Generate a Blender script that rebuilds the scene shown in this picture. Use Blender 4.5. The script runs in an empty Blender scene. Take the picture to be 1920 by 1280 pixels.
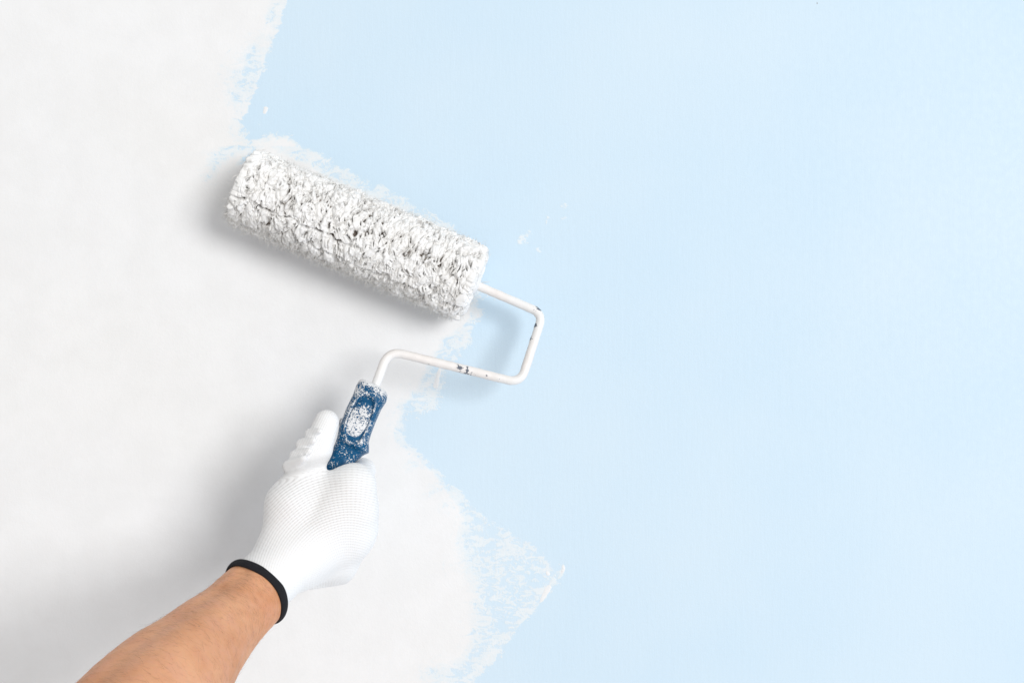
import bpy, bmesh, math, random
import numpy as np
from mathutils import Vector, Matrix, noise as mnoise

random.seed(7); rng = np.random.default_rng(7)
S = bpy.context.scene
COL = S.collection
R = math.radians

# ------------------------------------------------------------------ camera, light, exposure
CAM_D = 1.10            # metres from camera to the wall
PX = 0.0005             # metres per photo pixel on the wall plane
cam_data = bpy.data.cameras.new('camera')
cam_data.sensor_width = 36.0
cam_data.lens = 36.0 * CAM_D / (1920 * PX)
cam_data.clip_start = 0.01; cam_data.clip_end = 100
cam = bpy.data.objects.new('camera', cam_data); COL.objects.link(cam)
cam.location = (0, -CAM_D, 0); cam.rotation_euler = (R(90), 0, 0)
S.camera = cam

W = bpy.data.worlds.new('World'); S.world = W; W.use_nodes = True
bg = W.node_tree.nodes['Background']
bg.inputs['Color'].default_value = (1.0, 1.0, 0.995, 1)
bg.inputs['Strength'].default_value = 0.555

def area(name, loc, target, size, power, color, size_y=None):
    d = bpy.data.lights.new(name, 'AREA'); d.energy = power; d.color = color
    d.shape = 'RECTANGLE' if size_y else 'DISK'
    d.size = size
    if size_y: d.size_y = size_y
    o = bpy.data.objects.new(name, d); COL.objects.link(o)
    o.location = loc
    o.rotation_euler = (Vector(target) - Vector(loc)).to_track_quat('-Z', 'Y').to_euler()
    return o
area('added_blue_fill', (2.6, -1.3, -1.6), (0.5, 0, -0.3), 1.2, 5.0, (0.10, 0.35, 1.0))  # added bluish lamp with no known source, tints the wall's right side
area('window_light', (6.2, -9.5, 1.55), (-5.0, 0, 0.0), 5.0, 955, (1.0, 0.995, 0.985))

S.view_settings.view_transform = 'Standard'
S.view_settings.look = 'None'
S.view_settings.exposure = 0.0
S.view_settings.gamma = 1.0

# ------------------------------------------------------------------ helpers
def P(px, py, d=0.0):
    """photo pixel + distance in front of the wall -> world point"""
    s = (CAM_D - d) / CAM_D
    return Vector(((px - 960) * PX * s, -d, (640 - py) * PX * s))
def sc(r, d):
    return r * PX * (CAM_D - d) / CAM_D

def link(name, me, mat=None, parent=None, smooth=True):
    o = bpy.data.objects.new(name, me); COL.objects.link(o)
    if mat: me.materials.append(mat)
    if smooth:
        me.polygons.foreach_set('use_smooth', np.ones(len(me.polygons), dtype=bool))
    if parent: o.parent = parent
    return o
def mesh_np(name, verts, quads):
    me = bpy.data.meshes.new(name)
    verts = np.asarray(verts, dtype=np.float32); quads = np.asarray(quads, dtype=np.int32)
    k = quads.shape[1]
    me.vertices.add(len(verts)); me.vertices.foreach_set('co', verts.ravel())
    me.loops.add(quads.size); me.loops.foreach_set('vertex_index', quads.ravel())
    me.polygons.add(len(quads))
    me.polygons.foreach_set('loop_start', np.arange(0, quads.size, k, dtype=np.int32))
    me.update(calc_edges=True); me.validate()
    return me
def attr(me, name, vals):
    a = me.attributes.new(name, 'FLOAT', 'POINT')
    a.data.foreach_set('value', np.asarray(vals, dtype=np.float32).ravel())
def tag(o, label=None, cat=None, kind=None, group=None):
    if label: o['label'] = label
    if cat: o['category'] = cat
    if kind: o['kind'] = kind
    if group: o['group'] = group
    return o
def grid_quads(nu, nv, wrap_v=False, wrap_u=False):
    i = np.arange(nu if wrap_u else nu - 1)[:, None]; j = np.arange(nv if wrap_v else nv - 1)[None, :]
    i2 = (i + 1) % nu; j2 = (j + 1) % nv
    q = np.stack([i * nv + j, i2 * nv + j, i2 * nv + j2, i * nv + j2], -1)
    return q.reshape(-1, 4)

def vnoise(shape, cell, seed, octaves=1, wrap=(False, False)):
    """smooth value noise on a 2-D grid, feature size `cell` (in samples); about -1..1"""
    r = np.random.default_rng(seed); out = np.zeros(shape); amp = 1; tot = 0
    cy, cx = (cell if isinstance(cell, tuple) else (cell, cell))
    for _ in range(octaves):
        ny = max(2, int(round(shape[0] / cy))); nx = max(2, int(round(shape[1] / cx)))
        g = r.uniform(-1, 1, (ny + 1, nx + 1))
        if wrap[0]: g[-1] = g[0]
        if wrap[1]: g[:, -1] = g[:, 0]
        y = np.linspace(0, ny, shape[0], endpoint=not wrap[0]); x = np.linspace(0, nx, shape[1], endpoint=not wrap[1])
        y0 = np.minimum(y.astype(int), ny - 1); x0 = np.minimum(x.astype(int), nx - 1)
        fy = y - y0; fx = x - x0; fy = fy * fy * (3 - 2 * fy); fx = fx * fx * (3 - 2 * fx)
        a = g[y0][:, x0]; b = g[y0][:, x0 + 1]; c = g[y0 + 1][:, x0]; d = g[y0 + 1][:, x0 + 1]
        fy = fy[:, None]; fx = fx[None]
        out += amp * ((a * (1 - fx) + b * fx) * (1 - fy) + (c * (1 - fx) + d * fx) * fy)
        tot += amp; amp *= 0.5; cy = max(1.5, cy / 2); cx = max(1.5, cx / 2)
    return out / tot

class NT:
    """small node-building helper"""
    def __init__(self, name, rough=0.6, spec=0.3):
        self.m = bpy.data.materials.new(name); self.m.use_nodes = True
        self.t = self.m.node_tree; self.b = self.t.nodes['Principled BSDF']
        self.b.inputs['Roughness'].default_value = rough
        self.b.inputs['Specular IOR Level'].default_value = spec
    def n(self, typ, ins=None, **props):
        nd = self.t.nodes.new(typ)
        for k, v in props.items(): setattr(nd, k, v)
        for k, v in (ins or {}).items(): self.set(nd, k, v)
        return nd
    def set(self, nd, k, v):
        s = nd.inputs[k]
        if isinstance(v, bpy.types.NodeSocket): self.t.links.new(v, s)
        elif isinstance(v, bpy.types.Node): self.t.links.new(v.outputs[0], s)
        else: s.default_value = v
    def math(self, op, a, b=None, c=None, clamp=False):
        nd = self.n('ShaderNodeMath', operation=op, use_clamp=clamp)
        self.set(nd, 0, a)
        if b is not None: self.set(nd, 1, b)
        if c is not None: self.set(nd, 2, c)
        return nd.outputs[0]
    def mix(self, f, a, b):
        nd = self.n('ShaderNodeMix', data_type='RGBA')
        self.set(nd, 0, f); self.set(nd, 6, a); self.set(nd, 7, b)
        return nd.outputs[2]
    def step(self, v, lo, hi, a=0.0, b=1.0):
        nd = self.n('ShaderNodeMapRange', interpolation_type='SMOOTHSTEP')
        self.set(nd, 0, v); nd.inputs[1].default_value = lo; nd.inputs[2].default_value = hi
        nd.inputs[3].default_value = a; nd.inputs[4].default_value = b
        return nd.outputs[0]
    def obj(self, scale=(1, 1, 1), rot=(0, 0, 0)):
        c = self.n('ShaderNodeTexCoord')
        mp = self.n('ShaderNodeMapping', {'Vector': c.outputs['Object'], 'Scale': scale, 'Rotation': rot})
        return mp.outputs[0]
    def noise(self, scale, detail=2, rough=0.5, dist=0.0, vec=None):
        ins = {'Scale': scale, 'Detail': detail, 'Roughness': rough, 'Distortion': dist}
        ins['Vector'] = vec if vec is not None else self.obj()
        return self.n('ShaderNodeTexNoise', ins).outputs[0]
    def attr(self, name):
        return self.n('ShaderNodeAttribute', attribute_name=name).outputs['Fac']
    def bump(self, h, dist, strength=1.0, prev=None):
        ins = {'Height': h, 'Distance': dist, 'Strength': strength}
        if prev is not None: ins['Normal'] = prev
        return self.n('ShaderNodeBump', ins).outputs[0]
    def out(self, **kw):
        for k, v in kw.items(): self.set(self.b, k.replace('_', ' '), v)
        return self.m

# ------------------------------------------------------------------ materials
def wall_material():
    t = NT('painted_plaster', 0.62, 0.25)
    cov = t.attr('coverage')
    # torn stipple left by the nap: streaky fibres at a slant, clumps, fine spatter
    v = t.obj((1, 1, 1.0), (0, R(28), 0))
    vs = t.obj((1.0, 1, 1.9), (0, R(-24), 0))
    n1 = t.noise(80, 5, 0.62, 1.2, vs)
    n2 = t.noise(300, 4, 0.62, 0.7, v)
    n3 = t.noise(28, 3, 0.55, 0.3)
    nn = t.math('ADD', t.math('MULTIPLY', n1, 0.58), t.math('MULTIPLY', n2, 0.32))
    nn = t.math('ADD', nn, t.math('MULTIPLY', n3, 0.22))
    nn = t.math('SUBTRACT', nn, 0.56)                               # about -.2 .. .2
    fld = t.math('ADD', t.math('SUBTRACT', cov, 0.5), t.math('MULTIPLY', nn, 3.1))
    mask = t.step(fld, -0.06, 0.20)
    # the white coat is not even: faint patches where the old colour or the plaster reads through
    pa = t.noise(9, 5, 0.6, 0.6); pb = t.noise(34, 4, 0.6)
    white = t.mix(t.step(t.math('MULTIPLY', t.math('ADD', pa, pb), 0.5), 0.36, 0.66), (0.815, 0.815, 0.817, 1), (0.85, 0.851, 0.856, 1))
    thin = t.step(t.math('ADD', cov, t.math('MULTIPLY', nn, 1.6)), 0.60, 1.10, 0.42, 0.0)
    bl = t.noise(2.3, 4, 0.55)
    blue = t.mix(t.step(bl, 0.35, 0.65), (0.592, 0.742, 0.862, 1), (0.632, 0.762, 0.862, 1))
    white2 = t.mix(thin, white, (0.64, 0.78, 0.86, 1))
    film = t.step(t.math('ADD', cov, t.math('MULTIPLY', t.math('SUBTRACT', n3, 0.5), 0.5)), 0.38, 0.70, 0.0, 0.14)
    base = t.mix(mask, t.mix(film, blue, white), white2)
    # a few specks of grit and old brush bristles
    sp = t.n('ShaderNodeTexVoronoi', {'Vector': t.obj((1, 1, 0.6)), 'Scale': 24.0, 'Randomness': 1.0})
    speck = t.math('LESS_THAN', sp.outputs['Distance'], 0.015)
    gate = t.math('GREATER_THAN', t.n('ShaderNodeSeparateColor', {'Color': sp.outputs['Color']}).outputs[0], 0.86)
    base = t.mix(t.math('MULTIPLY', t.math('MULTIPLY', speck, gate), 0.55), base, (0.25, 0.22, 0.2, 1))
    # relief: orange peel, vertical lay-off strokes on the blue, paint ridge at the ragged edge
    peel = t.noise(520, 3, 0.6); peel2 = t.noise(150, 3, 0.5)
    lay = t.noise(1.0, 3, 0.6, 0, t.obj((260, 1, 22)))
    h = t.math('ADD', t.math('MULTIPLY', peel, 0.5), t.math('MULTIPLY', peel2, 0.6))
    h = t.math('ADD', h, t.math('MULTIPLY', lay, t.math('SUBTRACT', 0.55, t.math('MULTIPLY', mask, 0.45))))
    nb = t.bump(h, 0.00024, 0.8)
    rid = t.math('ADD', mask, t.math('MULTIPLY', t.math('MULTIPLY', n2, mask), 1.2))
    nb = t.bump(rid, 0.00018, 0.5, nb)
    return t.out(Base_Color=base, Normal=nb, Roughness=t.step(peel2, 0.3, 0.7, 0.5, 0.66))

def pile_material():
    t = NT('paint_soaked_pile', 0.6, 0.3)
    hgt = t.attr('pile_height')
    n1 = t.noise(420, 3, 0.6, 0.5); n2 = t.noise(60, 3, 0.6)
    low_pile_tone = t.step(t.math('ADD', hgt, t.math('MULTIPLY', t.math('SUBTRACT', n2, 0.5), 0.15)), 0.20, 0.37, 1.0, 0.0)  # base colour turns dark brown where the pile is low
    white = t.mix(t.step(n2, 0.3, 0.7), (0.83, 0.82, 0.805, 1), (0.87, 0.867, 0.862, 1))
    base = t.mix(low_pile_tone, white, (0.20, 0.165, 0.14, 1))
    nb = t.bump(t.math('ADD', n1, t.math('MULTIPLY', t.noise(1400, 2, 0.5), 0.4)), 0.0004, 0.55)
    return t.out(Base_Color=base, Normal=nb)

def rod_material():
    t = NT('paint_crusted_steel', 0.45, 0.4)
    n1 = t.noise(95, 5, 0.65, 0.8); n2 = t.noise(430, 3, 0.6); n3 = t.noise(22, 2, 0.5)
    w = t.attr('wear')
    f = t.math('ADD', t.math('MULTIPLY', n1, 0.7), t.math('MULTIPLY', n2, 0.3))
    chip = t.step(t.math('ADD', f, t.math('MULTIPLY', w, 0.34)), 0.71, 0.745)
    white = t.mix(t.step(n3, 0.35, 0.65), (0.84, 0.80, 0.775, 1), (0.84, 0.835, 0.83, 1))
    metal = t.mix(n2, (0.03, 0.045, 0.075, 1), (0.20, 0.22, 0.26, 1))
    base = t.mix(chip, white, metal)
    nb = t.bump(t.math('SUBTRACT', t.math('ADD', n1, t.math('MULTIPLY', n2, 0.5)), t.math('MULTIPLY', chip, 0.7)), 0.0007, 0.55)
    return t.out(Base_Color=base, Normal=nb)

def grip_material(name, amount):
    t = NT(name, 0.42, 0.25)
    a = t.n('ShaderNodeTexNoise', {'Vector': t.obj(), 'Scale': 780.0, 'Detail': 3.0, 'Roughness': 0.65}).outputs[0]
    b = t.noise(1300, 2, 0.6); c = t.noise(130, 3, 0.6)
    dens = t.attr('speckle')
    f = t.math('ADD', t.math('MULTIPLY', a, 0.52), t.math('MULTIPLY', b, 0.20))
    f = t.math('ADD', f, t.math('MULTIPLY', c, 0.30))
    f = t.math('ADD', f, t.math('MULTIPLY', dens, 0.22))
    m = t.step(f, amount, amount + 0.045)
    blue = t.mix(c, (0.003, 0.052, 0.135, 1), (0.004, 0.120, 0.265, 1))
    base = t.mix(m, blue, (0.78, 0.79, 0.80, 1))
    nb = t.bump(t.math('ADD', m, t.math('MULTIPLY', a, 0.5)), 0.00035, 0.7)
    return t.out(Base_Color=base, Normal=nb, Roughness=t.math('ADD', 0.33, t.math('MULTIPLY', m, 0.3)))

def glove_material():
    t = NT('knitted_nylon', 0.75, 0.15)
    u = t.attr('rib'); v = t.attr('course'); open_ = t.attr('stretch')
    wob = t.math('MULTIPLY', t.math('SUBTRACT', t.noise(60, 2, 0.5), 0.5), 0.7)
    su = t.math('SINE', t.math('MULTIPLY', t.math('ADD', u, wob), 2 * math.pi))
    sv = t.math('SINE', t.math('MULTIPLY', t.math('ADD', v, wob), 2 * math.pi))
    ru = t.step(su, -1, 0.4); rv = t.step(sv, -1, 0.2)
    gap = t.math('MULTIPLY', t.math('SUBTRACT', 1.0, ru), t.math('SUBTRACT', 1.0, t.math('MULTIPLY', rv, 0.45)))
    gap = t.math('MULTIPLY', gap, open_, clamp=True)
    base = t.mix(t.math('MULTIPLY', gap, 0.33), (0.86, 0.86, 0.862, 1), (0.36, 0.31, 0.29, 1))
    h = t.math('ADD', t.math('MULTIPLY', ru, t.math('ADD', 0.35, t.math('MULTIPLY', open_, 0.6))), t.math('MULTIPLY', rv, 0.22))
    nb = t.bump(h, 0.0005, 0.55)
    nb = t.bump(t.noise(1500, 2, 0.6), 0.0003, 0.35, nb)
    t.b.inputs['Sheen Weight'].default_value = 0.25
    t.b.inputs['Subsurface Weight'].default_value = 0.15
    t.b.inputs['Subsurface Radius'].default_value = (0.003, 0.003, 0.003)
    t.b.inputs['Subsurface Scale'].default_value = 1.0
    return t.out(Base_Color=base, Normal=nb)

def cuff_material():
    t = NT('black_elastic_binding', 0.8, 0.2)
    v = t.attr('stitch')
    w = t.math('SINE', t.math('MULTIPLY', v, 2 * math.pi))
    base = t.mix(t.noise(700, 3, 0.6), (0.006, 0.006, 0.008, 1), (0.022, 0.022, 0.026, 1))
    nb = t.bump(t.math('ADD', w, t.noise(900, 2, 0.5)), 0.0003, 0.6)
    return t.out(Base_Color=base, Normal=nb)

def skin_material():
    t = NT('skin', 0.5, 0.35)
    a = t.noise(14, 4, 0.6, 0.3); b = t.noise(60, 4, 0.65); c = t.noise(260, 3, 0.6)
    base = t.mix(t.step(a, 0.3, 0.7), (0.63, 0.275, 0.130, 1), (0.77, 0.400, 0.222, 1))
    base = t.mix(t.math('MULTIPLY', t.step(b, 0.42, 0.72), 0.50), base, (0.70, 0.34, 0.22, 1))
    vein = t.attr('vein')
    base = t.mix(t.math('MULTIPLY', vein, 0.55), base, (0.42, 0.33, 0.27, 1))
    # moles
    sp = t.n('ShaderNodeTexVoronoi', {'Vector': t.obj(), 'Scale': 55.0, 'Randomness': 1.0})
    mole = t.math('LESS_THAN', sp.outputs['Distance'], 0.045)
    gate = t.math('GREATER_THAN', t.n('ShaderNodeSeparateColor', {'Color': sp.outputs['Color']}).outputs[0], 0.8)
    base = t.mix(t.math('MULTIPLY', t.math('MULTIPLY', mole, gate), 0.5), base, (0.30, 0.12, 0.06, 1))
    vor = t.n('ShaderNodeTexVoronoi', {'Vector': t.obj(), 'Scale': 900.0}, feature='DISTANCE_TO_EDGE').outputs[0]
    h = t.math('ADD', t.math('MULTIPLY', vor, 0.6), t.math('ADD', t.math('MULTIPLY', c, 0.8), b))
    nb = t.bump(h, 0.0008, 0.6)
    t.b.inputs['Subsurface Weight'].default_value = 0.18
    t.b.inputs['Subsurface Radius'].default_value = (0.006, 0.0025, 0.0012)
    t.b.inputs['Subsurface Scale'].default_value = 1.0
    return t.out(Base_Color=base, Normal=nb)

def plain(name, col, rough=0.6, bumpscale=300, bd=0.0004):
    t = NT(name, rough, 0.3)
    n = t.noise(bumpscale, 3, 0.6)
    base = t.mix(n, tuple(c * 0.93 for c in col) + (1,), tuple(min(1, c * 1.04) for c in col) + (1,))
    return t.out(Base_Color=base, Normal=t.bump(n, bd, 0.6))

M_WALL = wall_material(); M_PILE = pile_material(); M_ROD = rod_material()
M_GRIP = grip_material('speckled_blue_plastic', 0.553); M_PAD = grip_material('speckled_blue_pad', 0.548)
M_GLOVE = glove_material(); M_CUFF = cuff_material(); M_SKIN = skin_material()
M_PAINT = plain('fresh_white_paint', (0.83, 0.835, 0.842), 0.5, 400)
M_FIBRE = plain('loose_white_fibre', (0.78, 0.765, 0.74), 0.7, 900)
M_HAIR = plain('arm_hair', (0.26, 0.13, 0.07), 0.5, 900)

# ------------------------------------------------------------------ wall
def poly_sdf(X, Y, pts):
    """signed distance to a closed polygon, positive inside"""
    pts = np.asarray(pts, float); n = len(pts)
    d2 = np.full(X.shape, 1e18); ins = np.zeros(X.shape, bool)
    for i in range(n):
        ax, ay = pts[i]; bx, by = pts[(i + 1) % n]
        ex, ey = bx - ax, by - ay
        t = np.clip(((X - ax) * ex + (Y - ay) * ey) / (ex * ex + ey * ey), 0, 1)
        d2 = np.minimum(d2, (X - ax - t * ex) ** 2 + (Y - ay - t * ey) ** 2)
        c = ((ay > Y) != (by > Y)) & (X < (bx - ax) * (Y - ay) / ((by - ay) if by != ay else 1e-9) + ax)
        ins ^= c
    d = np.sqrt(d2)
    return np.where(ins, d, -d)
OUTER = [(-3000, -3000), (700, -3000), (560, -60), (538, 0), (526, 35), (512, 75), (496, 118), (484, 155), (470, 195),
         (456, 228), (450, 250), (470, 262), (505, 251), (530, 257), (562, 273), (645, 317), (800, 399), (915, 466), (900, 520),
         (890, 578), (893, 596), (880, 615), (868, 650), (850, 690), (838, 725), (812, 765), (775, 800), (758, 828), (792, 850),
         (835, 893), (872, 936), (905, 965), (960, 1003), (1010, 1040), (1045, 1075), (1036, 1100), (1003, 1140), (965, 1185),
         (930, 1232), (905, 1255), (885, 1282), (820, 1400), (600, 3500), (-3000, 3500)]
INNER = [(-3000, -3000), (600, -3000), (520, -60), (495, 0), (470, 60), (450, 110), (432, 160), (425, 200), (418, 240), (405, 262),
         (352, 300), (400, 360), (455, 300), (500, 278), (640, 345), (840, 440), (880, 520), (870, 590), (822, 622), (790, 690),
         (752, 745), (728, 790), (728, 830), (778, 860), (815, 900), (850, 950), (858, 972), (838, 1020), (840, 1070),
         (862, 1120), (872, 1180), (862, 1225), (800, 1240), (785, 1290), (700, 1420), (500, 3500), (-3000, 3500)]
nx, nz = 551, 371
xs = np.linspace(-0.55, 0.55, nx); zs = np.linspace(-0.37, 0.37, nz)
X, Z = np.meshgrid(xs, zs, indexing='ij')
PXX = 960 + X / PX; PYY = 640 - Z / PX
so = poly_sdf(PXX, PYY, OUTER) + 11 * vnoise(X.shape, 22, 61, 3) + 5 * vnoise(X.shape, 7, 62, 2); si = np.minimum(poly_sdf(PXX, PYY, INNER) + 14 * vnoise(X.shape, 24, 63, 3), so - 6)
band = np.clip(so / np.maximum(so - si, 1e-3), 0, 1)                # 0 at outer edge, 1 at inner
cov = np.where(so <= 0, 0.5 + so / 28.0, np.where(si >= 0, 1.0 + si / 50.0, 0.5 + 0.34 * band ** 1.6))
# the half-dry roller mark at the lower right is thinner in its middle and dense along its rim
rim = np.exp(-((so - 9) / 9.0) ** 2)
lowr = 1 / (1 + np.exp(-(PXX - 850) / 16)) * (PYY > 930)
inband = (so > 0) & (si < 0)
nzz = vnoise(X.shape, 26, 5, 3)
cov = np.where(inband, np.maximum(cov - 0.06 * lowr, 0.49) + 0.07 * rim * (PYY > 1040) + 0.10 * nzz + 0.33 * (PYY < 275) + 0.07 * (PYY >= 275), cov)
cov = np.where(inband & (band > 0.65), cov + (band - 0.65) * 1.1, cov)
# loose dabs outside the coat and missed spots inside it
def dab(px, py, rx, ry, ang, amt):
    global cov
    c, s = math.cos(R(ang)), math.sin(R(ang))
    u = ((PXX - px) * c + (PYY - py) * s) / rx; v = (-(PXX - px) * s + (PYY - py) * c) / ry
    g = np.exp(-(u * u + v * v))
    amt = amt * 0.86 if amt > 0 else amt
    if amt > 0: cov = np.maximum(cov, np.clip(cov, -0.1, 9) + amt * g)
    else: cov = np.where(g > 0.02, np.minimum(cov, 1.1) + amt * g, cov)
cov = np.clip(cov, -0.2, 1.6)
for a in [(988, 442, 17, 24, 20, .72), (1012, 468, 15, 10, 0, .66), (1025, 412, 7, 20, 12, .72), (1058, 392, 9, 24, 10, .66),
          (974, 452, 7, 10, 0, .72), (1062, 412, 7, 7, 0, .55), (985, 500, 18, 6, 0, .5), (925, 556, 30, 13, 40, .52), (907, 592, 20, 16, 60, .46),
          (882, 645, 18, 15, 60, .46), (483, 232, 18, 6, 20, .5), (497, 208, 7, 8, 0, .7), (462, 246, 16, 10, 0, .5),
          (1132, 565, 8, 3, 80, .6), (1140, 595, 9, 3, 80, .55), (1055, 1066, 4, 12, 10, .75), (1047, 1052, 8, 4, 30, .5),
          (842, 752, 30, 20, -50, .30), (600, 292, 30, 10, 25, .40), (540, 262, 26, 12, 25, .45), (842, 590, 16, 14, 0, .2)]:
    dab(*a)
for a in [(462, 296, 16, 5, -40, -1.0), (400, 305, 14, 20, 20, -.22), (398, 335, 12, 12, 0, -.2), (455, 150, 26, 40, 15, -.36), (508, 30, 10, 16, 0, -.36), (440, 185, 10, 14, 0, -.44),
          (470, 100, 12, 25, 10, -.34), (770, 790, 14, 26, 0, -.30), (757, 760, 18, 22, 20, -.25), (812, 690, 12, 26, 40, -.20),
          (835, 945, 12, 12, 0, -.25), (820, 915, 10, 20, 50, -.3), (775, 872, 16, 10, 0, -.34), (800, 1262, 20, 14, 0, -.3)]:
    dab(*a)
cov = np.clip(cov, -0.2, 1.6)
V = np.stack([X, np.zeros_like(X), Z], -1).reshape(-1, 3)
Q = grid_quads(nx, nz)
# the wall runs on past the finely meshed part as a skirt of large faces and has thickness behind
ex = [-3.0, xs[0], xs[-1], 3.0]; ez = [-2.0, zs[0], zs[-1], 2.0]
ev, eq, ec = [], [], []
for i in range(3):
    for j in range(3):
        if i == 1 and j == 1: continue
        b = len(V) + len(ev)
        for (x, z) in ((ex[i], ez[j]), (ex[i + 1], ez[j]), (ex[i + 1], ez[j + 1]), (ex[i], ez[j + 1])):
            ev.append((x, 0, z)); ec.append(1.5 if (960 + x / PX) < 700 else -0.2)
        eq.append((b, b + 1, b + 2, b + 3))
b = len(V) + len(ev)
for (x, y, z) in ((-3, 0, -2), (3, 0, -2), (3, 0, 2), (-3, 0, 2), (-3, .12, -2), (3, .12, -2), (3, .12, 2), (-3, .12, 2)):
    ev.append((x, y, z)); ec.append(1.5 if x < 0 else -0.2)
for q in ((0, 4, 5, 1), (1, 5, 6, 2), (2, 6, 7, 3), (3, 7, 4, 0), (5, 4, 7, 6)): eq.append(tuple(b + k for k in q))
Q = np.concatenate([Q, np.array(eq)])
me = mesh_np('wall', np.concatenate([V, np.array(ev)]), Q)
attr(me, 'coverage', np.concatenate([cov.ravel(), np.array(ec)]))
wall = link('wall', me, M_WALL, smooth=False)
tag(wall, 'interior wall, pale blue on the right and rolled over in ragged white on the left', kind='structure')

def paint_dab(pts, w, h=0.00022, seed=0):
    """small raised blob of thick paint following a polyline (photo pixels) on the wall"""
    r = random.Random(seed)
    P3 = [P(x, y, 0) for x, y in pts]; n = 14; m = 9
    vs = []
    for i in range(n + 1):
        t = i / n * (len(P3) - 1); k = min(int(t), len(P3) - 2); f = t - k
        c = P3[k].lerp(P3[k + 1], f); d = (P3[k + 1] - P3[k]).normalized(); s = Vector((0, -1, 0)).cross(d)
        u = i / n
        ww = sc(w, 0) * math.sqrt(max(0.0, 1 - (2 * u - 1) ** 6)) * (0.75 + 0.45 * u) * r.uniform(0.8, 1.2) + 1e-5
        for j in range(m):
            a = j / (m - 1) * 2 - 1
            vs.append(c + s * (a * ww) + Vector((0, -h * (1 - a * a) * min(1, 4 * u, 4 * (1 - u)) - 0.00002 + 0.0002 * (abs(a) == 1), 0)))
    me = mesh_np('paint_dab', [tuple(v) for v in vs], grid_quads(n + 1, m))
    return link('paint_dab', me, M_PAINT, wall)
for k, (pts, w) in enumerate([([(1014, 1128), (1022, 1112), (1032, 1096)], 5.5), ([(495, 214), (498, 206), (499, 200)], 4.5),
                              ([(1052, 1074), (1057, 1068), (1056, 1058)], 3), 
                              ([(826, 688), (821, 705), (818, 720), (815, 728)], 5), ([(1024, 1070), (1030, 1078)], 4)]):
    paint_dab(pts, w, seed=k)

# ------------------------------------------------------------------ paint roller
def empty(name, loc):
    o = bpy.data.objects.new(name, None); COL.objects.link(o); o.location = loc; o.empty_display_size = 0.02
    return o
roller = empty('paint_roller', (0, 0, 0))
tag(roller, 'shaggy white paint roller with bent wire frame and speckled blue grip, pressed on the wall', 'paint roller')

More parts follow.
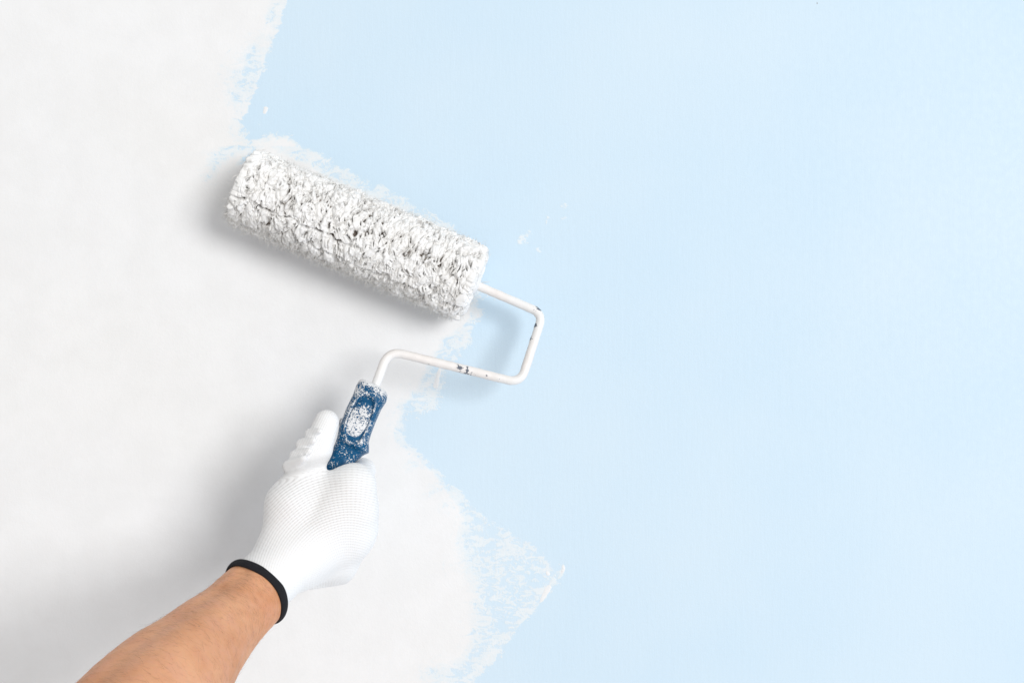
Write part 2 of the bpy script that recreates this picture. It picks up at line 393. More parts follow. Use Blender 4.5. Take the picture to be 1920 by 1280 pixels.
A_D = 0.0375
E0 = P(449, 346, A_D); E1 = P(890, 533, A_D)                        # axis ends
ax = (E1 - E0).normalized(); L = (E1 - E0).length
dn = Vector((0, -1, 0)).cross(ax).normalized()
if dn.z > 0: dn = -dn                                               # down the wall, across the axis
out = Vector((0, -1, 0))
RC = 0.0284; PH = 0.0108
def pile():
    res = 0.00029
    Lc = L - 0.004
    endr = 0.006                                                    # rounded shoulder of the pile
    # profile by arc length: centre of left face -> shoulder -> cylinder -> shoulder -> centre of right face
    prof = []; flat = RC - 0.004
    n1 = int(flat / res); 
    for i in range(n1): prof.append((0.004, flat * i / n1 + 0.0005, -1.0, 0.0))
    n2 = int(0.004 * 1.57 / res)
    for i in range(n2):
        a = i / n2 * math.pi / 2; prof.append((0.008 - 0.004 * math.cos(a), flat + 0.004 * math.sin(a), -math.cos(a), math.sin(a)))
    n3 = int((Lc - 0.012) / res)
    for i in range(n3 + 1): prof.append((0.008 + (Lc - 0.012) * i / n3, RC, 0.0, 1.0))
    for i in range(1, n2 + 1):
        a = i / n2 * math.pi / 2; prof.append((Lc - 0.004 + 0.004 * math.sin(a), flat + 0.004 * math.cos(a), math.sin(a), math.cos(a)))
    for i in range(1, n1): prof.append((Lc, flat * (1 - i / n1) + 0.0005, 1.0, 0.0))
    prof = np.array(prof); npf = len(prof)
    nth = int(2 * math.pi * 0.034 / res); circ = 2 * math.pi * 0.034
    H = np.full((npf, nth), 0.0012) + 0.0012 * vnoise((npf, nth), 10, 3, 2, (False, True))
    big = vnoise((npf, nth), (120, 52), 11, 2, (False, True))       # matted ridges lying along the axis
    warp = vnoise((npf, nth), 70, 21, 2, (False, True))
    r = np.random.default_rng(4)
    # matted locks: cells about 9 mm along the roller and 13 mm round it, fibres share a direction within a lock
    F1 = np.full((npf, nth), 9.0); F2 = F1.copy(); CID = np.zeros((npf, nth), int)
    ncell = 330; ca_, cc_ = 0.0100 / res, 0.0145 / res
    cellang = []; celltop = []
    for k in range(ncell):
        p0 = r.uniform(0, npf); c0 = r.uniform(0, nth); cellang.append(r.normal(0, 24)); celltop.append(r.normal(0, 0.0006))
        ra, rc = int(ca_ * 1.9), int(cc_ * 1.9)
        ii = np.arange(max(0, int(p0) - ra), min(npf, int(p0) + ra)); jj = np.arange(int(c0) - rc, int(c0) + rc)
        I, J = np.meshgrid(ii, jj, indexing='ij'); Jw = J % nth
        sk = 0.35 * math.sin(k)
        d = np.sqrt(((I - p0 + sk * (J - c0)) / ca_) ** 2 + ((J - c0) / cc_) ** 2)
        f1 = F1[I, Jw]; f2 = F2[I, Jw]; cl = d < f1
        F2[I, Jw] = np.where(cl, f1, np.minimum(f2, d)); F1[I, Jw] = np.where(cl, d, f1)
        CID[I, Jw] = np.where(cl, k, CID[I, Jw])
    GAPW = np.clip((F2 - F1 + 0.10 * vnoise((npf, nth), 9, 77, 2, (False, True))) / 0.42, 0, 1)
    LUMP = np.sqrt(GAPW); LUMP = 1 - (1 - LUMP) * np.clip(0.35 + 1.5 * vnoise((npf, nth), 34, 78, 2, (False, True)), 0.30, 1)
    cellang = np.array(cellang); celltop = np.array(celltop)
    N = 10500
    for k in range(N):
        small = r.random() < 0.45
        p0 = r.uniform(0, npf); c0 = r.uniform(0, nth)
        cid = CID[int(p0) % npf, int(c0) % nth]
        base_ang = 90 + 26 * warp[int(p0) % npf, int(c0) % nth] + cellang[cid] + r.normal(0, 10)
        if r.random() < 0.10: base_ang += r.uniform(-70, 70)
        phi = R(base_ang)
        Ln = (r.uniform(4, 8) if small else r.uniform(8, 15)) * 1e-3 / res; Wd = (r.uniform(0.6, 1.1) if small else r.uniform(1.0, 2.3)) * 1e-3 / res
        rad = int(Ln * 0.62 + Wd) + 1
        pi0 = int(p0); ci0 = int(c0)
        ii = np.arange(max(0, pi0 - rad), min(npf, pi0 + rad)); jj = np.arange(ci0 - rad, ci0 + rad)
        I, J = np.meshgrid(ii, jj, indexing='ij')
        a = (I - p0) * math.cos(phi) + (J - c0) * math.sin(phi)
        b = -(I - p0) * math.sin(phi) + (J - c0) * math.cos(phi)
        curl = r.normal(0, 0.010); b = b + curl * a * a * 0.5
        t = a / Ln + 0.5
        fr = 1.0e-3 / res * r.uniform(0.75, 1.5); ph = r.uniform(0, 6.28)
        q = b / fr + 0.3 * np.sin(a * 0.11 + ph)
        strand = 0.5 + 0.5 * np.cos(2 * math.pi * q + ph)
        tipv = 1.0 - 0.10 * (0.5 + 0.5 * np.sin(2 * math.pi * q * 0.73 + ph * 2)) - 0.22 * (b / Wd) ** 2
        w = 1 - (b / (Wd * (0.75 + 0.25 * t))) ** 2
        okm = (t > 0) & (t < tipv) & (w > 0)
        top = (0.0052 + 0.0014 * r.random() + (0.0002 if small else 0)) + 0.0009 * big[pi0 % npf, ci0 % nth] + celltop[cid]
        lift = r.uniform(0.0008, 0.0026)
        edge = np.clip((tipv - t) * Ln / (0.0009 / res), 0, 1)
        edge = np.sqrt(edge)
        hh = top * np.clip(t * 4, 0, 1) ** 0.5 + lift * np.clip(t, 0, 1) ** 1.3 - 0.0009 * (1 - np.sqrt(np.clip(w, 0, 1))) - 0.00085 * (1 - strand) ** 2.0 * 0.6
        hh = hh * (0.72 + 0.28 * edge)
        hh = np.where(okm, hh, 0)
        Jw = J % nth
        cur = H[I, Jw]
        H[I, Jw] = np.maximum(cur, hh)
    H = H * (0.60 + 0.40 * LUMP) + 0.0024 * (LUMP - 0.5)
    # two long furrows lying along the roller
    jx = np.arange(nth)[None, :]; px_ = np.arange(npf)[:, None]
    for c_ang, amp, lo, hi, sd in ((R(20), 0.80, .08, .56, 31), (R(48), .62, .30, .80, 33), (R(-14), .4, .15, .4, 37), (R(72), .3, .1, .9, 39)):
        wv = vnoise((npf, 8), (26, 8), sd, 3)[:, :1] * 0.0034 / res
        cc = c_ang / (2 * math.pi) * nth
        dj = (jx - cc - wv + nth / 2) % nth - nth / 2
        env = np.clip((px_ / npf - lo) * 22, 0, 1) * np.clip((hi - px_ / npf) * 22, 0, 1) * np.clip(0.65 + 0.9 * vnoise((npf, 8), (16, 8), sd + 1, 2)[:, :1], 0, 1)
        w_ = 0.0011 / res * (1 + 0.6 * vnoise((npf, 8), (7, 8), sd + 2, 2)[:, :1])
        H = H * (1 - amp * env * np.exp(-(dj / w_) ** 2))
    H = (H * 4 + np.roll(H, 1, 1) + np.roll(H, -1, 1) + np.vstack([H[:1], H[:-1]]) + np.vstack([H[1:], H[-1:]])) / 8
    for _ in range(2):
        H = (H * 4 + np.roll(H, 1, 1) + np.roll(H, -1, 1) + np.vstack([H[:1], H[:-1]]) + np.vstack([H[1:], H[-1:]])) / 8
    # picked-out pits where the nap parts nearly down to the core
    for k in range(1000):
        p0 = r.uniform(0.12 * npf, 0.9 * npf); c0 = r.uniform(0, nth)
        if LUMP[int(p0), int(c0) % nth] > 0.8 and r.random() < 0.7: continue
        Ln = r.uniform(0.8, 2.6) * 1e-3 / res; Wd = r.uniform(0.32, 0.62) * 1e-3 / res; phi = R(r.normal(75, 35))
        rad = int(Ln * 2) + 3
        ii = np.arange(max(0, int(p0) - rad), min(npf, int(p0) + rad)); jj = np.arange(int(c0) - rad, int(c0) + rad)
        I, J = np.meshgrid(ii, jj, indexing='ij')
        a = (I - p0) * math.cos(phi) + (J - c0) * math.sin(phi); b = -(I - p0) * math.sin(phi) + (J - c0) * math.cos(phi)
        g = np.exp(-((a / Ln) ** 2 + (b / Wd) ** 2) ** 1.5)
        H[I, J % nth] *= (1 - 0.84 * g)
    H = np.clip(H, 0.0006, 0.0125)
    # fade to the core at the poles
    th = np.arange(nth) / nth * 2 * math.pi
    s0 = prof[:, 0][:, None]; rr = prof[:, 1][:, None]; na = prof[:, 2][:, None]; nr = prof[:, 3][:, None]
    Hn = H * np.where(np.abs(na) > 0.5, 0.55, 1.0) * np.clip(rr / 0.012, 0.15, 1)
    # theta = 0 faces the camera, + goes down the wall side
    s = s0 + na * Hn; rad = rr + nr * Hn
    co = np.cos(th)[None, :]; si_ = np.sin(th)[None, :]
    A = np.array(ax); D = np.array(dn); O = np.array(out); B = np.array(E0 + ax * 0.002)
    V = B + s[..., None] * A + (rad * co)[..., None] * O + (rad * si_)[..., None] * D
    V = V.reshape(-1, 3)
    V[:, 1] = np.minimum(V[:, 1], -0.0006 - 0.0008 * ((V[:, 1] + 0.0006) > 0) * 0)
    me = mesh_np('nap', V, grid_quads(npf, nth, wrap_v=True)[:, ::-1])
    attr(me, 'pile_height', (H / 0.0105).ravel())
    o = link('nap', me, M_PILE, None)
    return o, H, prof, nth
cover = empty('roller_cover', (0, 0, 0)); cover.parent = roller
nap, HF, PROF, NTH = pile(); nap.parent = cover; nap['kind'] = 'stuff'

def strands(name, lines, mat, parent, sides=3):
    """many thin tapered tubes as one mesh; lines = list of (points Nx3, radii N)"""
    vs, qs = [], []; off = 0
    for pts, rad in lines:
        n = len(pts); t = np.gradient(pts, axis=0); t /= np.linalg.norm(t, axis=1)[:, None] + 1e-12
        ref = np.array([0.3, 0.5, 0.81]); a = np.cross(t, ref); a /= np.linalg.norm(a, axis=1)[:, None] + 1e-9; b = np.cross(t, a)
        for k in range(sides):
            an = 2 * math.pi * k / sides
            vs.append(pts + (a * math.cos(an) + b * math.sin(an)) * rad[:, None])
        idx = off + np.arange(sides)[:, None] * n + np.arange(n)[None, :]
        i2 = np.roll(idx, -1, 0)
        q = np.stack([idx[:, :-1], idx[:, 1:], i2[:, 1:], i2[:, :-1]], -1).reshape(-1, 4)
        qs.append(q); off += sides * n
    me = mesh_np(name, np.concatenate(vs), np.concatenate(qs))
    o = link(name, me, mat, parent); o['kind'] = 'stuff'
    return o
def frizz():
    r = np.random.default_rng(12); lines = []
    A = np.array(ax); D = np.array(dn); O = np.array(out); B = np.array(E0)
    for k in range(7000):
        s = r.uniform(0.0, L + 0.001); th = r.uniform(0, 2 * math.pi)
        if r.random() < 0.35: th = r.normal(R(80), R(22))
        rn = O * math.cos(th) + D * math.sin(th); tn = -O * math.sin(th) + D * math.cos(th)
        endk = 1 - 0.18 * (math.exp(-(s / 0.005) ** 2) + math.exp(-((L - s) / 0.005) ** 2))
        R0 = (RC + 0.0062 + r.uniform(-0.001, 0.0018)) * endk
        n = 7; ln = r.uniform(0.003, 0.0075) * (1.25 if th > R(50) and th < R(120) else 1)
        p = B + A * s + rn * R0
        d = rn * r.uniform(0.1, 0.75) + tn * r.uniform(0.1, 1.1) + A * r.normal(0, 0.5); d /= np.linalg.norm(d)
        pts = [p]; cu = r.normal(0, 0.33, 3)
        for i in range(n - 1):
            d = d + cu * 0.8 + r.normal(0, 0.12, 3) + tn * 0.10; d /= np.linalg.norm(d)
            p = p + d * ln / (n - 1); pts.append(p)
        pts = np.array(pts); pts[:, 1] = np.minimum(pts[:, 1], -0.0005)
        rad = np.linspace(1, 0.45, n) * r.uniform(0.00010, 0.00024)
        lines.append((pts, rad))
    return strands('loose_fibres', lines, M_FIBRE, cover)
frizz()
def yarns():
    """thicker clotted strands laid over the nap, paint-stiff, with free tips"""
    r = np.random.default_rng(31); lines = []
    A = np.array(ax); D = np.array(dn); O = np.array(out); B = np.array(E0)
    for k in range(380):
        cs = r.uniform(0.003, L - 0.002); cth = r.uniform(0, 2 * math.pi)
        for q in range(int(r.integers(1, 5))):
            s = cs + r.normal(0, 0.0011); th = cth + r.normal(0, 0.03)
            n = 8; ln = r.uniform(0.005, 0.0105); sl = r.normal(0.0, 0.45)
            R0 = RC + 0.0052 + r.uniform(0, 0.0012); pts = []
            up = r.uniform(0.0006, 0.0024)
            for i in range(n):
                t = i / (n - 1); rr = R0 + up * math.sin(math.pi * min(1, t * 1.15)) + 0.0004 * math.sin(t * 9 + q)
                e = 1 - 0.2 * (math.exp(-(s / 0.004) ** 2) + math.exp(-((L - s) / 0.004) ** 2))
                tt = th + t * ln / 0.034; ss = s + sl * t * ln + 0.0005 * math.sin(t * 5 + q)
                pts.append(B + A * ss + (O * math.cos(tt) + D * math.sin(tt)) * rr * e)
            pts = np.array(pts); pts[:, 1] = np.minimum(pts[:, 1], -0.0008)
            rad = np.sin(np.linspace(0.35, 2.75, n)) * r.uniform(0.00035, 0.00075)
            lines.append((pts, rad))
    return strands('clotted_yarn', lines, M_FIBRE, cover, 5)
yarns()

def tube(path, radii, sides=20, wear=None, bumps=0.0):
    pts = np.array([tuple(p) for p in path]); n = len(pts)
    t = np.gradient(pts, axis=0); t /= np.linalg.norm(t, axis=1)[:, None]
    a = np.cross(t[0], [0.1, 1, 0.2]); a /= np.linalg.norm(a)
    V = []
    for i in range(n):
        a = a - t[i] * np.dot(a, t[i]); a /= np.linalg.norm(a); b = np.cross(t[i], a)
        for k in range(sides):
            an = 2 * math.pi * k / sides; dr = a * math.cos(an) + b * math.sin(an)
            rr = radii[i]
            if bumps:
                q = Vector(pts[i] + dr * rr)
                rr += bumps * (mnoise.noise(q * 130) + 0.5 * mnoise.noise(q * 330))
            V.append(pts[i] + dr * rr)
    Q = grid_quads(n, sides, wrap_v=True)
    V.append(pts[0]); V.append(pts[-1])
    c0, c1 = n * sides, n * sides + 1
    caps = [(c0, (k + 1) % sides, k, k) for k in range(sides)]
    me = bpy.data.meshes.new('tube')
    fs = [tuple(q) for q in Q] + [(c0, (k + 1) % sides, k) for k in range(sides)] + [(c1, (n - 1) * sides + k, (n - 1) * sides + (k + 1) % sides) for k in range(sides)]
    me.from_pydata([tuple(v) for v in V], [], fs); me.update()
    return me
def rounded_path(corners, rads, step=0.0012):
    out_ = [corners[0]]
    for i in range(1, len(corners) - 1):
        c = corners[i]; a = (corners[i - 1] - c).normalized(); b = (corners[i + 1] - c).normalized(); r = rads[i - 1]
        p, q = c + a * r, c + b * r
        for k in range(13):
            t = k / 12; out_.append((1 - t) ** 2 * p + 2 * t * (1 - t) * c + t * t * q)
    out_.append(corners[-1])
    res = [out_[0]]
    for i in range(len(out_) - 1):
        d = (out_[i + 1] - out_[i]).length; m = max(1, int(d / step))
        for k in range(1, m + 1): res.append(out_[i].lerp(out_[i + 1], k / m))
    return res
corners = [E1 - ax * 0.03, P(1018, 588, A_D + 0.001), P(976, 718, 0.054), P(728, 657, 0.062), P(697, 742, 0.074)]
path = rounded_path(corners, [0.011, 0.012, 0.014])
RR = 0.0040
me = tube(path, [RR] * len(path), 24, bumps=0.00028)
co = np.array([v.co for v in me.vertices])
w = np.zeros(len(co))
def wear_at(px, py, d, r, amt):
    global w
    q = np.array(P(px, py, d)); w += amt * np.exp(-(np.linalg.norm(co - q, axis=1) / (r * PX)) ** 2)
for a in ((1004, 577, .041, 13, .42), (1024, 600, .040, 17, .50), (1000, 640, .045, 30, .28),
          (872, 693, .060, 15, .55), (848, 690, .060, 12, .42), (915, 702, .060, 14, .48), (935, 709, .062, 12, .40), (893, 700, .062, 12, .36), (884, 700, .058, 12, .48), (790, 685, .056, 28, .36), (712, 690, .066, 16, .42), (704, 708, .068, 14, .3),
          (1012, 575, .038, 6, .6), (1027, 592, .037, 6, .6), (1028, 606, .038, 5, .7), (1024, 622, .039, 5, .65), (1019, 642, .041, 5, .65), (1011, 664, .044, 5, .6), (1003, 686, .047, 5, .6), (996, 700, .049, 5, .5),
          (1000, 612, .043, 8, .7), (994, 634, .045, 7, .6), (986, 658, .047, 7, .55), (860, 703, .056, 8, .6), (830, 694, .056, 8, .5)):
    wear_at(*a)
attr(me, 'wear', w)
rod = link('wire_frame', me, M_ROD, roller)

# end bushing where the wire enters the cover
pp = [E1 + ax * x for x in (-0.006, -0.001, 0.0025, 0.004, 0.0046)]
bu = link('end_bushing', tube(pp, [0.0115, 0.0110, 0.0095, 0.0065, 0.003], 28, bumps=0.0006), M_PAINT, roller)
# ---- grip: lofted along its axis with a sunk oval for the thumb
def grip():
    G0 = P(699, 720, 0.0745); G1 = P(618, 884, 0.088); G2 = P(556, 1010, 0.100)
    # (t, left offset px, right offset px, half depth m): offsets across the axis as in the photograph
    keys = [(0.000, -20, 22, 0.0085), (0.012, -24, 29, 0.0110), (0.04, -26, 34, 0.0130), (0.10, -26, 37, 0.0138), (0.20, -24, 35, 0.0135),
            (0.34, -24, 36, 0.0132), (0.46, -22, 38, 0.0135), (0.56, -20, 41, 0.0142), (0.615, -17, 47, 0.0150), (0.655, -15, 50, 0.0147), (0.70, -14, 43, 0.0130), (0.80, -13, 35, 0.0117),
            (1.00, -12, 28, 0.0120), (1.4, -20, 22, 0.0130), (1.7, -22, 22, 0.0130), (1.78, -12, 12, 0.008)]
    kt = np.array([k[0] for k in keys])
    a1 = (G1 - G0); L1 = a1.length; a1n = a1.normalized()
    nu, nv = 230, 96; V = []; sp = []; spd = []
    for i in range(nu + 1):
        t = kt[-1] * i / nu
        c = G0 + a1 * t if t <= 1 else G1 + (G2 - G1) * (t - 1)
        l = np.interp(t, kt, [k[1] for k in keys]); r_ = np.interp(t, kt, [k[2] for k in keys]); hd = np.interp(t, kt, [k[3] for k in keys])
        d = -c.y
        side = Vector((0, -1, 0)).cross(a1n).normalized()
        if side.x < 0: side = -side
        front = side.cross(a1n).normalized()
        if front.y > 0: front = -front
        mid = (l + r_) / 2; hw = (r_ - l) / 2
        for j in range(nv):
            an = 2 * math.pi * j / nv
            ca, sa = math.cos(an), math.sin(an)
            ex_ = 0.62
            x = math.copysign(abs(ca) ** ex_, ca); y = math.copysign(abs(sa) ** ex_, sa)
            w_ = x * hw
            pxo = mid + w_
            p = c + side * (pxo * PX * (CAM_D - d) / CAM_D) + front * (y * hd)
            dens = 0.0
            if sa > 0:
                # oval pad recess on the front
                u = (t - 0.385) / 0.25; v = (w_ - 1) / (hw * 0.66)
                q = (abs(u) ** 2.6 + abs(v) ** 2.6) ** (1 / 2.6)
                rec = 0.0022 * (1 - min(1, max(0, (q - 0.88) / 0.12)))
                rimh = 0.0012 * math.exp(-((q - 1.08) / 0.09) ** 2)
                p = p - front * rec + front * rimh
                if 0.62 < t < 0.80:      # lower lip under the pad
                    p = p + front * (0.0010 * math.exp(-((t - 0.655) / 0.02) ** 2))
                dens = 0.25 * math.exp(-((q - 1.05) / 0.10) ** 2) - 0.10 * (0.78 < q < 1.0)
            dens += 0.62 * math.exp(-(t / 0.06) ** 2) + 0.22 * max(0, -x) * (t < 0.5) + 0.22 * max(0, x - .6) * (t < .6) - 0.02 * (t > 0.66)
            dens -= 0.12 * (t > 0.95)
            q3 = p * 300
            p = p + front * 0.00025 * mnoise.noise(q3)
            V.append(tuple(p)); sp.append(dens)
    fs = [tuple(q) for q in grid_quads(nu + 1, nv, wrap_v=True)]
    b0 = len(V); V.append(tuple(G0 - a1n * 0.001)); V.append(tuple(G2)); sp += [0.5, 0]
    fs += [(b0, (k + 1) % nv, k) for k in range(nv)] + [(b0 + 1, nu * nv + k, nu * nv + (k + 1) % nv) for k in range(nv)]
    me = bpy.data.meshes.new('grip'); me.from_pydata(V, [], fs); me.update()
    attr(me, 'speckle', sp)
    g = link('grip', me, M_GRIP, roller)
    g['label'] = 'blue plastic grip spattered with white paint'
    # thumb pad lying in the recess
    n = 22; m = 44; V = []; sp = []
    hd0 = 0.0135
    side = Vector((0, -1, 0)).cross(a1n).normalized(); 
    if side.x < 0: side = -side
    front = side.cross(a1n).normalized()
    if front.y > 0: front = -front
    for i in range(n + 1):
        q = i / n
        for j in range(m):
            an = 2 * math.pi * j / m; ca, sa = math.cos(an), math.sin(an)
            x = math.copysign(abs(ca) ** .77, ca) * q; y = math.copysign(abs(sa) ** .77, sa) * q
            c = G0 + a1 * (0.392 + y * 0.205)
            p = c + side * (x * 0.0086 + 0.0036) + front * (hd0 - 0.0014 + 0.0009 * (1 - q ** 4) - (0.0020 if i == n else 0))
            V.append(tuple(p)); sp.append(0.40 - 0.8 * max(0, -y - 0.35) + 0.05 * x)
    me = bpy.data.meshes.new('thumb_pad')
    me.from_pydata(V, [], [tuple(q) for q in grid_quads(n + 1, m, wrap_v=True)]); me.update()
    attr(me, 'speckle', sp)
    link('thumb_pad', me, M_PAD, g)
    # small hanging-hole lug on the left flank
    c = P(640, 794, 0.080); lp = [c + Vector((0.0019 * math.cos(a) * 0.8, 0, 0.0042 * math.sin(a))) for a in np.linspace(0, 2 * math.pi, 25)[:-1]]
    lv = []; 
    for i, p in enumerate(lp + [lp[0]]): lv.append(p)
    link('lug', tube(lv, [0.00075] * len(lv), 8), M_PAINT, g)
    return g
grip()

# ------------------------------------------------------------------ person: forearm and knitted glove
def surface_nets(f, org, h):
    s = f < 0
    c = [s[i:s.shape[0] - 1 + i, j:s.shape[1] - 1 + j, k:s.shape[2] - 1 + k] for i in (0, 1) for j in (0, 1) for k in (0, 1)]
    cnt = sum(x.astype(np.int8) for x in c); act = (cnt > 0) & (cnt < 8)
    ids = -np.ones(act.shape, np.int64); I = np.argwhere(act); ids[tuple(I.T)] = np.arange(len(I))
    acc = np.zeros((len(I), 3)); num = np.zeros(len(I))
    cs = [(i, j, k) for i in (0, 1) for j in (0, 1) for k in (0, 1)]
    for a in cs:
        for ax_ in range(3):
            if a[ax_]: continue
            b = list(a); b[ax_] = 1
            fa = f[I[:, 0] + a[0], I[:, 1] + a[1], I[:, 2] + a[2]]; fb = f[I[:, 0] + b[0], I[:, 1] + b[1], I[:, 2] + b[2]]
            m = (fa < 0) != (fb < 0)
            t = np.where(m, fa / np.where(m, fa - fb, 1), 0)
            p = np.tile(np.array(a, float), (len(I), 1)); p[:, ax_] += t
            acc[m] += p[m]; num[m] += 1
    V = (I + acc / num[:, None]) * h + org
    Qs = []
    for ax_ in range(3):
        b, c2 = [(1, 2), (2, 0), (0, 1)][ax_]
        sl0 = [slice(1, -1)] * 3; sl0[ax_] = slice(0, -1); sl1 = [slice(1, -1)] * 3; sl1[ax_] = slice(1, None)
        s0 = s[tuple(sl0)]; s1 = s[tuple(sl1)]
        for flip, mm in ((False, s0 & ~s1), (True, ~s0 & s1)):
            E = np.argwhere(mm)
            if not len(E): continue
            off = np.ones(3, int); off[ax_] = 0
            E = E + off
            db = np.zeros(3, int); db[b] = 1; dc = np.zeros(3, int); dc[c2] = 1
            q = np.stack([ids[tuple((E - db - dc).T)], ids[tuple((E - dc).T)], ids[tuple(E.T)], ids[tuple((E - db).T)]], 1)
            Qs.append(q[:, ::-1] if flip else q)
    return V, np.concatenate(Qs)

def cone(G, a, b, ra, rb):
    a = np.array(a); b = np.array(b); ab = b - a; l2 = ab @ ab
    pa = G - a; t = np.clip((pa @ ab) / l2, 0, 1)
    return np.linalg.norm(pa - t[..., None] * ab, axis=-1) - (ra + (rb - ra) * t)
def smin(a, b, k):
    h = np.clip(0.5 + 0.5 * (b - a) / k, 0, 1)
    return b * (1 - h) + a * h - k * h * (1 - h)

RING_C = P(480, 1109, 0.157)
ARM = [  # px, py, d, half width px, thickness ratio
    (556, 1038, 0.128, 42, 0.72), (516, 1075, 0.141, 50, 0.78), (479, 1110, 0.157, 65.5, 0.85), (431, 1156, 0.190, 72, 0.86), (375, 1211, 0.235, 89, 0.88),
    (303, 1288, 0.285, 119, 0.90), (215, 1395, 0.340, 143, 0.92), (100, 1530, 0.400, 165, 0.95), (-60, 1700, 0.455, 180, 1.0)]
armP = [P(a[0], a[1], a[2]) for a in ARM]; armR = [sc(a[3], a[2]) for a in ARM]; armT = [a[4] for a in ARM]
# elbow and part of the upper arm, below the picture
armP.append(Vector((-0.42, -0.60, -0.46))); armR.append(0.052); armT.append(1.0)
armP.append(Vector((-0.45, -0.78, -0.55))); armR.append(0.056); armT.append(1.0)
armP.append(Vector((-0.47, -0.92, -0.62))); armR.append(0.058); armT.append(1.0)
def catmull(vals, t):
    k = min(int(t), len(vals) - 2); f = t - k
    p = [vals[max(0, k - 1)], vals[k], vals[k + 1], vals[min(len(vals) - 1, k + 2)]]
    return 0.5 * ((2 * p[1]) + (p[2] - p[0]) * f + (2 * p[0] - 5 * p[1] + 4 * p[2] - p[3]) * f * f + (3 * p[1] - p[0] - 3 * p[2] + p[3]) * f ** 3)
arm_dir = (armP[3] - armP[1]).normalized()                          # at the cuff, towards the elbow
side_v = arm_dir.cross(Vector((0, -1, 0))).normalized()
if side_v.x < 0: side_v = -side_v                                   # towards lower right of the picture
front_v = side_v.cross(arm_dir).normalized()
if front_v.y > 0: front_v = -front_v                                # towards the camera

def arm_frame(t):
    c = catmull(armP, t); d = (catmull(armP, min(len(armP) - 1.001, t + 0.05)) - catmull(armP, max(0, t - 0.05))).normalized()
    s = d.cross(Vector((0, -1, 0))).normalized()
    if s.x < 0: s = -s
    f = s.cross(d).normalized()
    if f.y > 0: f = -f
    return c, d, s, f
def arm_point(t, an, extra=0.0):
    c, d, s, f = arm_frame(t)
    r_ = catmull(armR, t) + extra; th = catmull(armT, t)
    ca, sa = math.cos(an), math.sin(an)
    rr = r_
    if t > 1.5:                                                     # muscle belly, tendon ridge and ulna side
        k = min(1, (t - 1.5))
        rr *= 1 - 0.065 * k * math.exp(-((an - R(132) - 0.05 * math.sin(t * 2)) / 0.26) ** 2) + 0.022 * k * math.exp(-((an - R(100)) / 0.25) ** 2)
        rr *= 1 + 0.035 * k * math.cos(2 * (an - R(60))) + 0.02 * k * math.cos(3 * an + 0.6)
    return c + s * (ca * rr) + f * (sa * rr * th)
def forearm():
    n = 260; m = 110; V = []; vein = []
    t0, t1 = 0.6, len(armP) - 1.001
    for i in range(n + 1):
        t = t0 + (t1 - t0) * (i / n) ** 1.25
        for j in range(m):
            an = 2 * math.pi * j / m
            p = arm_point(t, an)
            # veins wandering along the inner side
            va = R(-2) + 0.22 * math.sin(t * 1.7) + 0.06 * math.sin(t * 6)
            vb = R(38) + 0.18 * math.sin(t * 2.1 + 1)
            dv = ((an - va + math.pi) % (2 * math.pi) - math.pi); dv2 = ((an - vb + math.pi) % (2 * math.pi) - math.pi)
            on = min(1, max(0, t - 3.0)); g = math.exp(-(dv / 0.07) ** 2) * on; g2 = math.exp(-(dv2 / 0.05) ** 2) * on * 0.35
            c = catmull(armP, t); o = (p - c).normalized()
            p = p + o * (0.0008 * g + 0.0006 * g2) + o * 0.0007 * mnoise.noise(p * 30) + o * 0.00022 * mnoise.noise(p * 160)
            V.append(tuple(p)); vein.append(g + g2)
    fs = [tuple(q) for q in grid_quads(n + 1, m, wrap_v=True)]
    b0 = len(V); V.append(tuple(catmull(armP, t0))); c, d, s, f = arm_frame(t1); V.append(tuple(c + d * 0.03)); vein += [0, 0]
    fs += [(b0, (k + 1) % m, k) for k in range(m)] + [(b0 + 1, n * m + k, n * m + (k + 1) % m) for k in range(m)]
    me = bpy.data.meshes.new('person'); me.from_pydata(V, [], fs); me.update()
    bm = bmesh.new(); bm.from_mesh(me); bmesh.ops.recalc_face_normals(bm, faces=bm.faces); bm.to_mesh(me); bm.free()
    attr(me, 'vein', vein)
    return link('person', me, M_SKIN)
person = forearm()
tag(person, 'bare forearm from the lower left, its hand in a white knit glove gripping the roller', 'person')

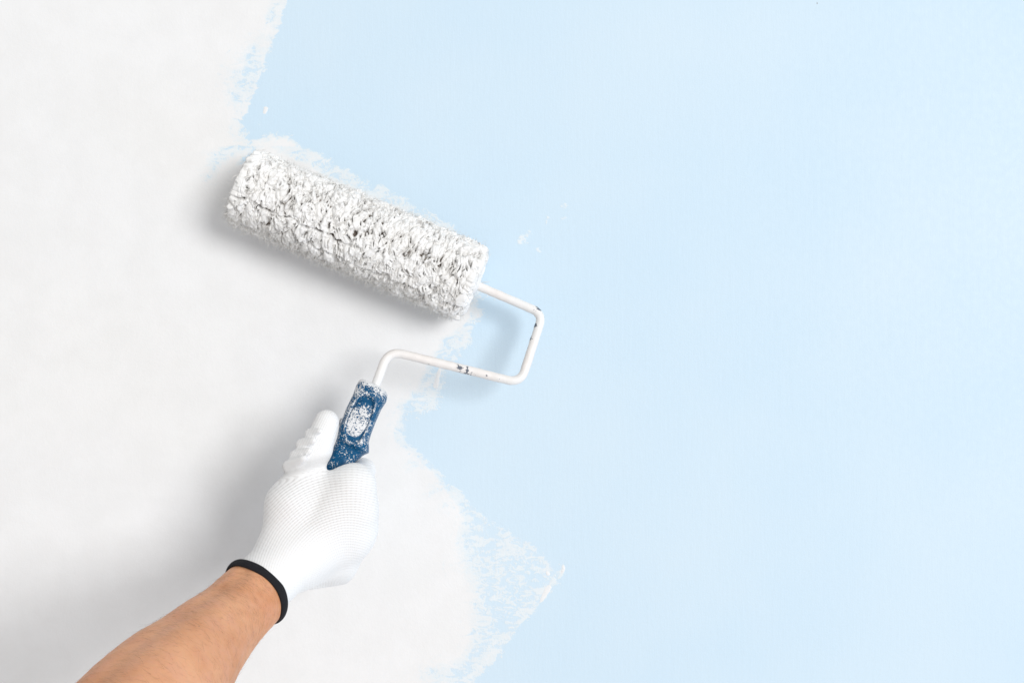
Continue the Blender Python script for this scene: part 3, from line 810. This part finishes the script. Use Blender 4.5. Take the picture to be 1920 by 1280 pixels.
def glove():
    h = 0.00125
    lo = np.array([-0.262, -0.208, -0.250]); hi = np.array([-0.088, -0.010, -0.045])
    gx = [np.arange(lo[i], hi[i], h) for i in range(3)]
    G = np.stack(np.meshgrid(*gx, indexing='ij'), -1)
    def c(p, q, rp, rq): return cone(G, P(*p), P(*q), sc(rp, p[2]), sc(rq, q[2]))
    k = 0.010
    # wrist and back of the hand
    f = c((487, 1100, .152), (555, 1035, .132), 60, 56)
    f = smin(f, c((545, 1040, .130), (650, 922, .120), 50, 40), k)      # index metacarpal
    f = smin(f, c((555, 1045, .128), (662, 958, .117), 50, 43), k)
    f = smin(f, c((560, 1052, .124), (650, 1008, .109), 46, 43), k)
    f = smin(f, c((664, 908, .112), (664, 990, .106), 37, 42), 0.012)
    f = smin(f, c((556, 1062, .118), (624, 1052, .097), 42, 35), k)     # little-finger edge
    f = smin(f, c((520, 1020, .135), (545, 945, .128), 34, 42), k)      # heel of the thumb
    f = smin(f, c((545, 945, .128), (570, 893, .120), 44, 33), k)
    f = smin(f, c((585, 926, .121), (668, 906, .112), 33, 32), 0.007)   # web between thumb and index finger
    # fingers: each goes down the right of the grip towards the wall and curls back under it
    fingers = [((664, 905, .108), (680, 882, .068), (640, 878, .042), (606, 886, .056), 27, 23, 20, 18),
               ((668, 955, .108), (676, 935, .068), (622, 922, .046), (588, 925, .062), 29, 25, 22, 19),
               ((655, 1005, .100), (655, 985, .062), (605, 965, .046), (570, 965, .064), 28, 24, 21, 18),
               ((628, 1048, .092), (625, 1030, .062), (585, 1005, .052), (556, 1000, .070), 24, 20, 18, 16)]
    for (a, b, d_, e, r0, r1, r2, r3) in fingers:
        g = smin(c(a, b, r0, r1), c(b, d_, r1, r2), 0.003); g = smin(g, c(d_, e, r2, r3), 0.003)
        f = smin(f, g, 0.008 if a[2] > .105 else 0.012)
    # thumb laid along the left of the grip
    th = smin(c((568, 898, .121), (595, 842, .113), 31, 27), c((595, 842, .113), (612, 791, .104), 27, 23.5), 0.004)
    f = smin(f, th, 0.005)
    # folds of slack knit on the outer side of the thumb and where it meets the palm
    for (x, y, d_, r_, dx, dy) in ((582, 812, .114, 10, 8, -3), (568, 832, .119, 12, 9, -4), (556, 853, .122, 12, 11, -5), (543, 872, .126, 12, 12, -8)):
        f = smin(f, c((x - dx * .2, y - dy * .2, d_), (x + dx * 2.2, y + dy * 1.6, d_ + .011), r_, r_ * .6), 0.0018)
    # seam fold on the heel of the hand
    f = smin(f, c((583, 1096, .103), (640, 1074, .092), 10, 20), 0.006)
    f = smin(f, c((650, 985, .108), (634, 1046, .098), 46, 40), 0.010)
    # cut the sleeve at the cuff plane
    pl = (G - np.array(RING_C + arm_dir * 0.001)) @ np.array(arm_dir)
    f = np.maximum(f, pl)
    V, Q = surface_nets(f, lo, h)
    # relax
    n = len(V)
    for it in range(4):
        acc = np.zeros((n, 3)); cnt = np.zeros(n)
        for a, b in ((0, 1), (1, 2), (2, 3), (3, 0)):
            for u, v in ((a, b), (b, a)):
                for d_ in range(3): acc[:, d_] += np.bincount(Q[:, u], V[Q[:, v], d_], n)
                cnt += np.bincount(Q[:, u], minlength=n)
        V = V * 0.4 + 0.6 * acc / cnt[:, None]
    me = mesh_np('glove', V, Q)
    # knit coordinates: ribs sweep from the cuff over the back of the hand and round to the knuckles
    s_ = (CAM_D + V[:, 1]) / CAM_D
    px = 960 + V[:, 0] / PX / s_; py = 640 - V[:, 2] / PX / s_
    dx = px - 655; dy = py - 1105
    rad = np.hypot(dx, dy * 0.95); ang = np.arctan2(-dy, -dx)
    tdir = np.array([0.42, -0.91]); tx = (px - 575) * 0.91 + (py - 880) * 0.42; ty = -(px - 575) * .42 + (py - 880) * .91
    isT = 1 / (1 + np.exp((py - 872 + (px - 575) * 0.25) / 4.0)) * (px < 640)
    rib = (rad / 4.8) * (1 - isT) + isT * (tx / 4.2)
    # far side of the hand and fingers: ribs run along the finger
    course = (ang * 120 / 6.0) * (1 - isT) + isT * (ty / 5.0)
    # how far the knit is pulled open: most over the back of the hand and knuckles
    def g(x, y, rx, ry): return np.exp(-(((px - x) / rx) ** 2 + ((py - y) / ry) ** 2))
    st = np.clip(1.1 * g(545, 935, 50, 50) + 0.85 * g(660, 935, 62, 70) + 0.8 * g(600, 930, 50, 45) + 0.40 * g(480, 1020, 60, 50) + 0.4 * g(585, 985, 60, 40), 0, 1) * (1 - 0.85 * isT) + 0.06 + 0.28 * isT
    st = st * (V[:, 1] < -0.075)
    attr(me, 'rib', rib); attr(me, 'course', course); attr(me, 'stretch', st)
    return link('glove', me, M_GLOVE, person)
gl = glove(); gl['label'] = 'white knit glove on the hand'

def cuff():
    n = 120; m = 14; V = []; stt = []
    c0 = RING_C
    # follow the glove rim: a little wider than the wrist
    rw = 0.0 + sc(67.5, 0.157); 
    for i in range(n):
        an = 2 * math.pi * i / n; ca, sa = math.cos(an), math.sin(an)
        rx, ry = rw, rw * 0.86
        p = c0 + side_v * (ca * rx) + front_v * (sa * ry) + arm_dir * (0.0012 * math.sin(3 * an + 1))
        o = (side_v * (ca / rx) + front_v * (sa / ry)).normalized()
        for j in range(m):
            b = 2 * math.pi * j / m
            V.append(tuple(p + o * (math.cos(b) * 0.0019) + arm_dir * (math.sin(b) * 0.0042))); stt.append(i / n * 130)
    me = mesh_np('cuff_band', V, grid_quads(n, m, True, True))
    attr(me, 'stitch', stt)
    o = link('cuff_band', me, M_CUFF, gl); o['label'] = 'black elastic edge of the glove'
    return o
cuff()

def arm_hair():
    r = np.random.default_rng(9); lines = []
    for k in range(1900):
        t = r.uniform(2.25, 6.5); an = r.normal(R(95), R(48))
        p = np.array(arm_point(t, an, 0.0002)); c, d, s, f = arm_frame(t)
        o = (Vector(p) - c).normalized(); o = np.array(o); d = np.array(d)
        tang = np.cross(o, d); dir_ = d * r.uniform(-0.2, 0.5) - tang * r.uniform(0.3, 1.1) + o * r.uniform(0.05, 0.28); dir_ /= np.linalg.norm(dir_)
        n = 5; ln = r.uniform(0.004, 0.011); pts = [p]; cu = tang * r.normal(0, 0.15) - o * 0.05
        for i in range(n - 1):
            dir_ = dir_ + cu; dir_ /= np.linalg.norm(dir_); p = p + dir_ * ln / (n - 1); pts.append(p)
        lines.append((np.array(pts), np.linspace(1, 0.3, n) * r.uniform(0.000022, 0.000038)))
    return strands('arm_hair', lines, M_HAIR, person)
arm_hair()
